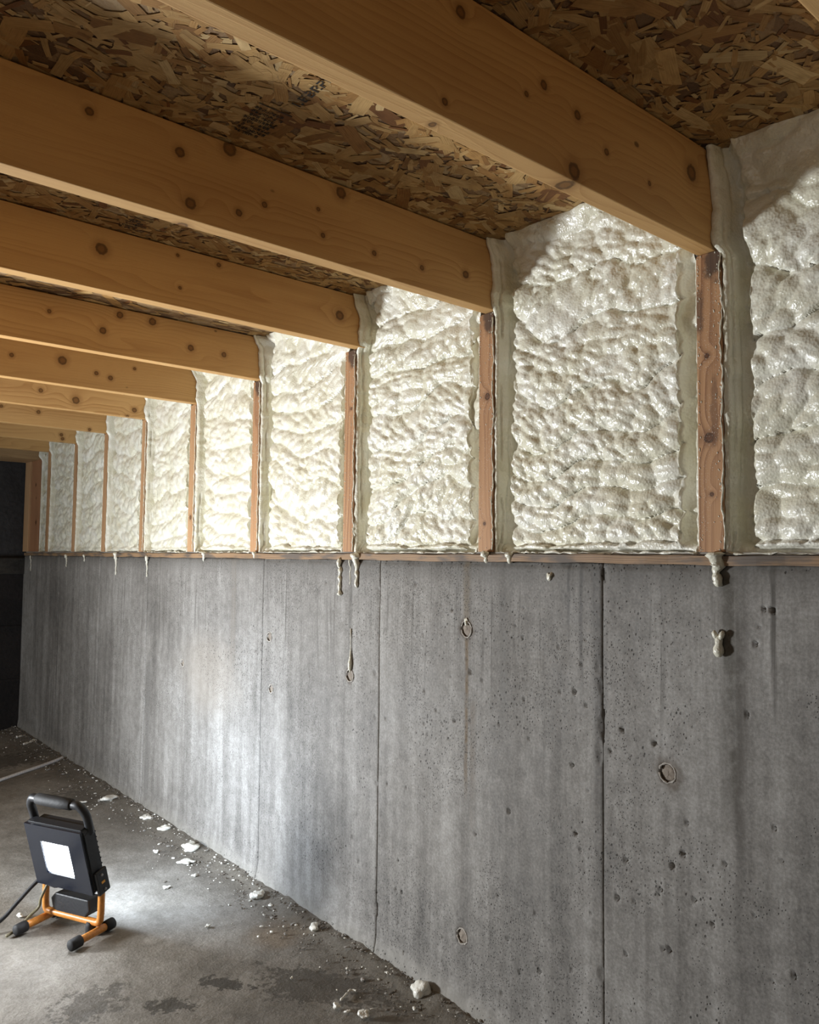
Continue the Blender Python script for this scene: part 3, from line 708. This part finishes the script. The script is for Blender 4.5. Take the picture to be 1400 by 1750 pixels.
drip(2.492, 0.790, 0.722, 0.0021, 'thin white foam drip beside the fourth panel seam', 8, 2.2, 0.995, 0.1)
drip(2.086, 0.802, 0.776, 0.0030, 'small hooked foam drip on the sill above the tan wall patch', 9, 1.8, 0.995)
drip(3.316, 0.792, 0.742, 0.0024, 'thin foam drip high on the far dim part of the wall', 10, 2.0, 0.995, 0.1)
drip(1.797, 0.803, 0.786, 0.0030, 'tiny foam drip at the third panel seam', 11, 1.4, 0.995)
drip(3.83, 0.786, 0.715, 0.0016, 'broken foam thread next to the corner post', 12, 1.0, 0.997)
drip(3.10, 0.792, 0.765, 0.0022, 'short foam hook on the far sill', 13, 1.6, 0.995)
def lump(name, loc, size, seed, mat, lobes=7, sub=3, flat=0.65, wallside=False, tallk=1.0):
    R = np.random.RandomState(seed); bm = bmesh.new(); bmesh.ops.create_icosphere(bm, subdivisions=sub, radius=1.0)
    D = np.array([v.co[:] for v in bm.verts]); L = R.normal(size=(lobes, 3)); L[:, 2] = np.abs(L[:, 2]) * 0.8; L /= np.linalg.norm(L, axis=1)[:, None]
    Wt = R.uniform(0.5, 1.0, lobes); rr = np.full(len(D), 0.45)
    for l, q in zip(L, Wt):
        an = np.arccos(np.clip(D @ l, -1, 1)); rr = np.maximum(rr, 0.42 + 0.58 * q * np.sqrt(np.clip(1 - (an / 0.5) ** 2, 0, 1)))
    rr += 0.07 * (vnoise(D[:, 0] * 5 + 9, D[:, 1] * 5 + D[:, 2] * 4 + 3, seed) - 0.5)
    P = D * rr[:, None] * size * 0.5; 
    if wallside: P[:, 0] *= 0.55; P[:, 2] *= tallk; P[:, 0] = np.minimum(P[:, 0], 0.002)
    else: P[:, 2] *= flat; zf = -0.18 * size * flat; P[:, 2] = np.maximum(P[:, 2], zf) - zf
    for v, p in zip(bm.verts, P): v.co = p
    o = bm_obj(name, bm, mat, smooth=True); o.location = loc; return o
o = tube('foam_blob', [(0.9975, 0.5475, 0.694), (0.996, 0.547, 0.690), (0.995, 0.547, 0.686), (0.995, 0.547, 0.681), (0.9945, 0.5472, 0.676), (0.9945, 0.547, 0.671), (0.9955, 0.547, 0.667), (0.997, 0.547, 0.665)], [0.002, 0.0045, 0.0052, 0.0046, 0.0068, 0.0072, 0.0052, 0.0018], OVER, None, 14)
for sy in (-1, 1):
    tube('blob_ear', [(0.9945, 0.547 + sy * 0.002, 0.688), (0.994, 0.547 + sy * 0.0042, 0.692), (0.994, 0.547 + sy * 0.0058, 0.696), (0.995, 0.547 + sy * 0.0062, 0.699)], [0.0028, 0.0036, 0.0036, 0.0015], OVER, o, 10)
tag(o, 'eared cream foam blob stuck on the dark damp streak of the wall', 'foam blob')
o = lump('foam_blob', (0.9990, 0.839, 0.762), 0.020, 8, OVER, 5, 3, wallside=True, tallk=1.2); tag(o, 'small cream foam blob on the wall just under the sill', 'foam blob')
o = lump('foam_blob', (0.9990, 1.030, 0.676), 0.014, 9, OVER, 4, 3, wallside=True, tallk=1.5); tag(o, 'foam dab hanging over the rusty tie hole', 'foam blob')
o = tube('foam_drip', [(0.9985, 1.379, 0.640), (0.9985, 1.3795, 0.62), (0.9985, 1.379, 0.60), (0.9975, 1.378, 0.580), (0.997, 1.3785, 0.568), (0.997, 1.379, 0.556), (0.998, 1.380, 0.550)], [0.0016, 0.0008, 0.0008, 0.0025, 0.0046, 0.0038, 0.0015], OVER); tag(o, 'foam drop sitting on the tie hole below the long drips', 'foam drip')

# ------------------------------------------------------------------ foam scraps and debris on the floor
BITS = [((0.946, 2.623), 0.062, 0.45, 'flat white foam scrap by the wall, behind the work light, farthest of the row'), ((0.972, 2.365), 0.052, 0.5, 'white foam scrap at the wall foot, second of the far row'),
        ((0.970, 2.235), 0.046, 0.6, 'white foam scrap at the wall foot, third of the far row'), ((0.962, 2.05), 0.066, 0.5, 'largest flat foam scrap at the brightly lit wall foot'),
        ((0.883, 2.087), 0.025, 0.6, 'small foam crumb just in front of the lit row'), ((0.812, 1.851), 0.022, 0.5, 'small foam crumb in the lamp glow, nearer the lamp'),
        ((0.896, 1.878), 0.024, 0.45, 'small foam crumb in the lamp glow, nearer the wall'), ((0.952, 1.666), 0.042, 0.8, 'rounded foam lump standing alone beside the wall, halfway along'),
        ((0.954, 1.614), 0.018, 0.6, 'foam chip right beside the rounded lone lump'), ((0.799, 1.608), 0.017, 0.6, 'tiny foam chip at the shadow edge on the open floor'),
        ((0.966, 1.449), 0.032, 0.8, 'faceted foam lump near the rust-brown floor stain'), ((0.972, 1.118), 0.046, 0.95, 'tall clustered foam lump leaning on the wall, nearest the camera'),
        ((0.835, 1.182), 0.021, 0.8, 'left foam crumb of the trio at the bottom of the floor'), ((0.845, 1.160), 0.015, 0.6, 'middle smallest foam crumb of the bottom trio'),
        ((0.858, 1.130), 0.032, 0.6, 'right knobbly foam crumb of the bottom trio'), ((0.827, 1.315), 0.010, 0.9, 'single tiny round foam bead on bare floor'),
        ((0.503, 1.905), 0.022, 0.6, 'foam crumb behind the black cable of the work light'), ((0.916, 1.973), 0.050, 0.2, 'flat yellowish foam flake in front of the largest scrap')]
for i, ((x, y), s, fl, lab) in enumerate(BITS):
    o = lump('foam_scrap', (x, y, 0.001), s * 1.08, 60 + i, FOAM_W, 9 if s > 0.03 else 5, 3, fl); o.rotation_euler = (0, 0, i * 1.3); tag(o, lab, 'foam scrap', 'foam scraps along the foot of the wall')
def thread(pts, r, lab, seed):
    R = random.Random(seed); p = smooth_path(pts, 6); o = tube('foam_thread', p, [r * R.uniform(0.5, 1.5) for _ in p], FOAM_W, None, 7); tag(o, lab, 'foam thread', 'foam threads on the floor'); return o
thread([(0.855, 1.196, 0.003), (0.873, 1.205, 0.003), (0.888, 1.212, 0.003), (0.895, 1.203, 0.003)], 0.0018, 'curled foam thread behind the bottom trio of crumbs', 1)
thread([(0.944, 3.738, 0.006), (0.965, 3.745, 0.006), (0.985, 3.752, 0.006)], 0.004, 'far foam thread in the dark corner, by the end wall', 2)
thread([(0.933, 3.585, 0.006), (0.960, 3.600, 0.006), (0.985, 3.616, 0.010)], 0.005, 'knotted foam thread in front of the far corner', 3)
thread([(0.835, 2.66, 0.003), (0.86, 2.65, 0.003), (0.885, 2.645, 0.003)], 0.0028, 'straight foam thread behind the handle of the work light', 4)
def crumbs(name, n, mat, smin, smax, spread, seed, lab, cat):
    R = random.Random(seed); bm = bmesh.new()
    for _ in range(n):
        x = 0.992 - abs(R.gauss(0, spread)); y = R.uniform(0.95, 3.95)
        if x < 0.55: continue
        s = smin + (smax - smin) * R.random() ** 3
        zz = 0.002 + (0.010 if x > 0.965 else 0.0)
        mt = Matrix.Translation((x, y, zz)) @ Matrix.Rotation(R.uniform(0, 6.3), 4, 'Z') @ Matrix.Rotation(R.uniform(-.5, .5), 4, 'X') @ Matrix.Diagonal((s * R.uniform(0.7, 2.0), s, s * R.uniform(0.4, 0.9), 1))
        bmesh.ops.create_icosphere(bm, subdivisions=1, radius=1.0, matrix=mt) if s > 0.0016 else bmesh.ops.create_cube(bm, size=1.6, matrix=mt)
    o = bm_obj(name, bm, mat, floor); tag(o, lab, None, None, 'stuff')
crumbs('grit', 1700, plain('soil_grit', (0.15, 0.13, 0.105), 0.9), 0.0007, 0.0034, 0.045, 5, 'brown grit and mortar crumbs along the wall foot', 'debris')
crumbs('foam_crumbs', 520, FOAM_W, 0.0005, 0.0034, 0.060, 6, 'fine white foam crumbs scattered along the wall foot', 'debris')
crumbs('concrete_chips', 420, plain('pale_concrete_chips', (0.33, 0.31, 0.28), 0.9), 0.0006, 0.0045, 0.05, 8, 'pale concrete chips along the wall foot', 'debris')

# white cable on the floor at the far left
p = smooth_path([(0.25, 2.74, 0.005), (0.45, 2.90, 0.005), (0.63, 3.012, 0.005), (0.729, 3.072, 0.005), (0.818, 3.129, 0.006), (0.917, 3.195, 0.006), (0.985, 3.232, 0.012)], 8)
o = tube('white_cable', p, 0.0056, plain('white_cable_sheath', (0.72, 0.71, 0.70), 0.5), None, 10); tag(o, 'white cable lying across the far floor up to the wall', 'cable')

# ------------------------------------------------------------------ the work light
def work_light():
    BLACK = plain('black_ribbed_plastic', (0.009, 0.010, 0.013), 0.48, tex=0.5); RUB = plain('black_rubber', (0.006, 0.006, 0.007), 0.7, tex=0.8)
    ORA = plain('orange_painted_tube', (0.60, 0.24, 0.045), 0.38); GREY = plain('grey_screw', (0.30, 0.31, 0.33), 0.4, 0.8); YEL = plain('orange_mark', (0.70, 0.35, 0.05), 0.5)
    root = empty('work_light', (0.559, 1.774, 0.0), math.radians(115.95)); tag(root, 'switched-on black LED work light on an orange tube stand, standing on the floor', 'work light')
    # stand: two foot bars, U-shaped tube, rubber caps
    for sx in (1, -1):
        X0 = 0.0765 * sx
        ft = tube('foot_bar', [(X0, -0.046, 0.0125), (X0, -0.02, 0.0125), (X0, 0.02, 0.0125), (X0, 0.05, 0.0125)], 0.0078, ORA, root, 14)
        for (a, b) in ((0.034, 0.062), (-0.054, -0.030)):
            tube('rubber_cap', [(X0, a, 0.0125), (X0, a + 0.002, 0.0125), (X0, (a + b) / 2, 0.0125), (X0, b - 0.003, 0.0125), (X0, b, 0.0125)], [0.0085, 0.0115, 0.0118, 0.0112, 0.007], RUB, ft, 16)
    pu = smooth_path([(0.079, -0.016, 0.112), (0.079, -0.016, 0.07), (0.0785, -0.016, 0.042), (0.074, -0.016, 0.028), (0.055, -0.016, 0.026), (0.0, -0.016, 0.026), (-0.055, -0.016, 0.026), (-0.074, -0.016, 0.028), (-0.0785, -0.016, 0.042), (-0.079, -0.016, 0.07), (-0.079, -0.016, 0.112)], 6)
    tube('stand_tube', pu, 0.0072, ORA, root, 12)
    tube('rubber_stop', [(-0.052, -0.016, 0.0015), (-0.052, -0.016, 0.004), (-0.052, -0.016, 0.018), (-0.052, -0.016, 0.026)], [0.0095, 0.0105, 0.0105, 0.0085], RUB, root, 14)
    # tilted head
    th = math.radians(16.6); cy, cz = 0.0128, 0.1591
    MT = Matrix.Translation((0, cy, cz)) @ Matrix.Rotation(-th, 4, 'X')
    def hb(pts, y0, y1, name, mat, bev=0.003, seg=2, parent=root):
        bm = bmesh.new(); a = [bm.verts.new((x, y0, z)) for x, z in pts]; b = [bm.verts.new((x, y1, z)) for x, z in pts]
        bm.faces.new(a); bm.faces.new(b[::-1]); n = len(pts)
        for i in range(n): bm.faces.new((a[i], a[(i + 1) % n], b[(i + 1) % n], b[i]))
        bmesh.ops.recalc_face_normals(bm, faces=bm.faces)
        if bev: bmesh.ops.bevel(bm, geom=list(bm.edges), offset=bev, segments=seg, affect='EDGES')
        for v in bm.verts: v.co = MT @ v.co
        return bm_obj(name, bm, mat, parent)
    def ring(po, pi, y0, y1, yi, name, mat, parent=root):
        """bezel: outer outline po at y1, inner opening pi sunk to yi"""
        bm = bmesh.new(); n = len(po)
        A = [bm.verts.new(MT @ Vector((x, y0, z))) for x, z in po]; B = [bm.verts.new(MT @ Vector((x, y1, z))) for x, z in po]
        Cc = [bm.verts.new(MT @ Vector((x, y1, z))) for x, z in [(q[0] * 1.0, q[1]) for q in pi[0]]]; Dd = [bm.verts.new(MT @ Vector((x, yi, z))) for x, z in pi[1]]
        for i in range(n):
            j = (i + 1) % n
            bm.faces.new((A[i], A[j], B[j], B[i])); bm.faces.new((B[i], B[j], Cc[j], Cc[i])); bm.faces.new((Cc[i], Cc[j], Dd[j], Dd[i]))
        return bm_obj(name, bm, mat, parent)
    W, Hh = 0.0825, 0.078
    out = [(-W, Hh - 0.010), (-W + 0.006, Hh), (W - 0.006, Hh), (W, Hh - 0.010), (W, -0.035), (W - 0.004, -0.060), (W - 0.022, -Hh + 0.004), (0.035, -Hh), (0.024, -Hh + 0.007), (-0.05, -Hh + 0.004), (-W + 0.016, -Hh + 0.002), (-W, -0.060)]
    housing = hb(out, -0.012, 0.010, 'housing', BLACK, 0.0025)
    back = hb([(x * 0.90, z * 0.92 + 0.002) for x, z in out], -0.030, -0.010, 'rear_shell', BLACK, 0.004)
    for k in range(9):
        zz = -0.052 + k * 0.0125
        hb([(-0.066, zz - 0.0016), (0.066, zz - 0.0016), (0.066, zz + 0.0016), (-0.066, zz + 0.0016)], -0.036, -0.029, 'cooling_fin', BLACK, 0.0006, 1, back)
    rect = lambda w_, h_, cx=0., cz_=0.: [(cx - w_, cz_ - h_), (cx + w_, cz_ - h_), (cx + w_, cz_ + h_), (cx - w_, cz_ + h_)]
    ring(rect(0.079, 0.0715, 0, 0.004), (rect(0.0395, 0.0375, 0.002, 0.002), rect(0.0385, 0.0365, 0.002, 0.002)), 0.009, 0.0145, 0.0115, 'front_glass', plain('navy_black_glass', (0.010, 0.013, 0.022), 0.22))
    em = M('lit_led_panel'); em.done((1, 1, 1), 0.4, Emission_Color=(0.86, 0.93, 1.0, 1), Emission_Strength=14.0)
    bm = bmesh.new()
    box_bm(bm, -0.035, 0.039, 0.0095, 0.0120, -0.033, 0.037, MT); panel = bm_obj('led_panel', bm, em.m, root); panel['label'] = 'glowing white LED panel'
    for ix in range(7):
        for iz in range(6):
            bm = bmesh.new(); box_bm(bm, -0.0315 + ix * 0.0101, -0.0250 + ix * 0.0101, 0.0118, 0.0132, -0.0295 + iz * 0.0108, -0.0230 + iz * 0.0108, MT)
            bm_obj('led_chip', bm, em.m, panel, 0.0008, 1)
    # unseen rear panel, added to brighten the wall behind
    em2 = M('added_rear_glow'); em2.done((1, 1, 1), 0.4, Emission_Color=(0.86, 0.93, 1.0, 1), Emission_Strength=6.0)
    bm = bmesh.new(); box_bm(bm, -0.05, 0.05, -0.0385, -0.0365, -0.045, 0.045, MT); rp_ = bm_obj('added_rear_panel', bm, em2.m, root)
    # carrying handle with padded grip
    hp = [(0.077, -0.012, 0.060), (0.078, -0.012, 0.085), (0.077, -0.010, 0.106), (0.066, -0.008, 0.122), (0.050, -0.007, 0.124), (0.0, -0.006, 0.124), (-0.050, -0.007, 0.124), (-0.066, -0.008, 0.122), (-0.077, -0.010, 0.106), (-0.078, -0.012, 0.085), (-0.077, -0.012, 0.060)]
    hd = tube('handle', smooth_path([MT @ Vector(q) for q in hp], 5), 0.0088, BLACK, root, 12)
    tube('foam_grip', [MT @ Vector(q) for q in ((0.050, -0.007, 0.1236), (0.047, -0.007, 0.124), (0.02, -0.006, 0.1245), (-0.02, -0.006, 0.1245), (-0.047, -0.007, 0.124), (-0.050, -0.007, 0.1236))], [0.0095, 0.0115, 0.012, 0.012, 0.0115, 0.0095], RUB, hd, 16)
    # side brackets with screws and an orange mark
    for sx in (1, -1):
        bm = bmesh.new(); box_bm(bm, sx * 0.0815, sx * 0.0895, -0.024, 0.006, -0.074, -0.022, MT); br = bm_obj('side_bracket', bm, BLACK, root, 0.003, 2)
        for zz, yy in ((-0.032, -0.008), (-0.066, -0.010)):
            a = MT @ Vector((sx * 0.0885, yy, zz)); b = MT @ Vector((sx * 0.0915, yy, zz)); tube('screw', [a, b], 0.0028, GREY, br, 12)
        bm = bmesh.new(); box_bm(bm, sx * 0.0893, sx * 0.0902, -0.013, -0.004, -0.051, -0.046, MT); bm_obj('orange_mark', bm, YEL, br)
    # driver box hanging under the head, slotted
    dr = [(-0.052, 0.016), (0.042, 0.016), (0.054, 0.004), (0.048, -0.016), (0.036, -0.022), (-0.046, -0.020), (-0.056, -0.006)]
    bm = bmesh.new(); a = [bm.verts.new((x + 0.006, -0.046, z + 0.052)) for x, z in dr]; b = [bm.verts.new((x + 0.006, -0.012, z + 0.052)) for x, z in dr]
    bm.faces.new(a); bm.faces.new(b[::-1])
    for i in range(len(dr)): bm.faces.new((a[i], a[(i + 1) % len(dr)], b[(i + 1) % len(dr)], b[i]))
    bm_obj('driver_box', bm, BLACK, root, 0.003, 2)
    # mains cable and the thinner lead along the left foot
    pc = smooth_path([MT @ Vector((0.078, 0.002, -0.062)), Vector((0.092, 0.012, 0.080)), Vector((0.112, 0.030, 0.050)), Vector((0.128, 0.052, 0.022)), Vector((0.142, 0.090, 0.006)), Vector((0.15, 0.16, 0.005)), Vector((0.14, 0.30, 0.005)), Vector((0.22, 0.5, 0.005))], 8)
    c1 = tube('power_cable', pc, 0.0042, RUB, root, 10)
    pl = smooth_path([MT @ Vector((0.060, 0.004, -0.072)), Vector((0.070, 0.004, 0.060)), Vector((0.074, 0.006, 0.040)), Vector((0.082, 0.022, 0.026)), Vector((0.088, 0.045, 0.008)), Vector((0.089, 0.072, 0.004))], 8)
    c2 = tube('thin_lead', pl, 0.0030, plain('olive_lead', (0.16, 0.14, 0.08), 0.5), root, 8); c2['label'] = 'thin olive lead along the left foot'
    # its own front light, and the added light of the rear panel
    rm = Matrix.Translation(root.location) @ Matrix.Rotation(math.radians(115.95), 4, 'Z')
    def lit(name, lp, ld, w_, h_, e, col):
        a = rm @ (MT @ Vector(lp)); d = (rm.to_3x3() @ Vector(ld))
        area_light(name, a, a + d, w_, h_, e, col)
    lit('added_rear_fill', (0, -0.041, 0.0), (0, -1, 0.12), 0.10, 0.09, REAR_W, (0.70, 0.83, 1.0))
    lit('front_panel_light', (0.002, 0.0150, 0.002), (0, 1, -0.28), 0.07, 0.068, FRONT_W, (0.86, 0.92, 1.0))
work_light()
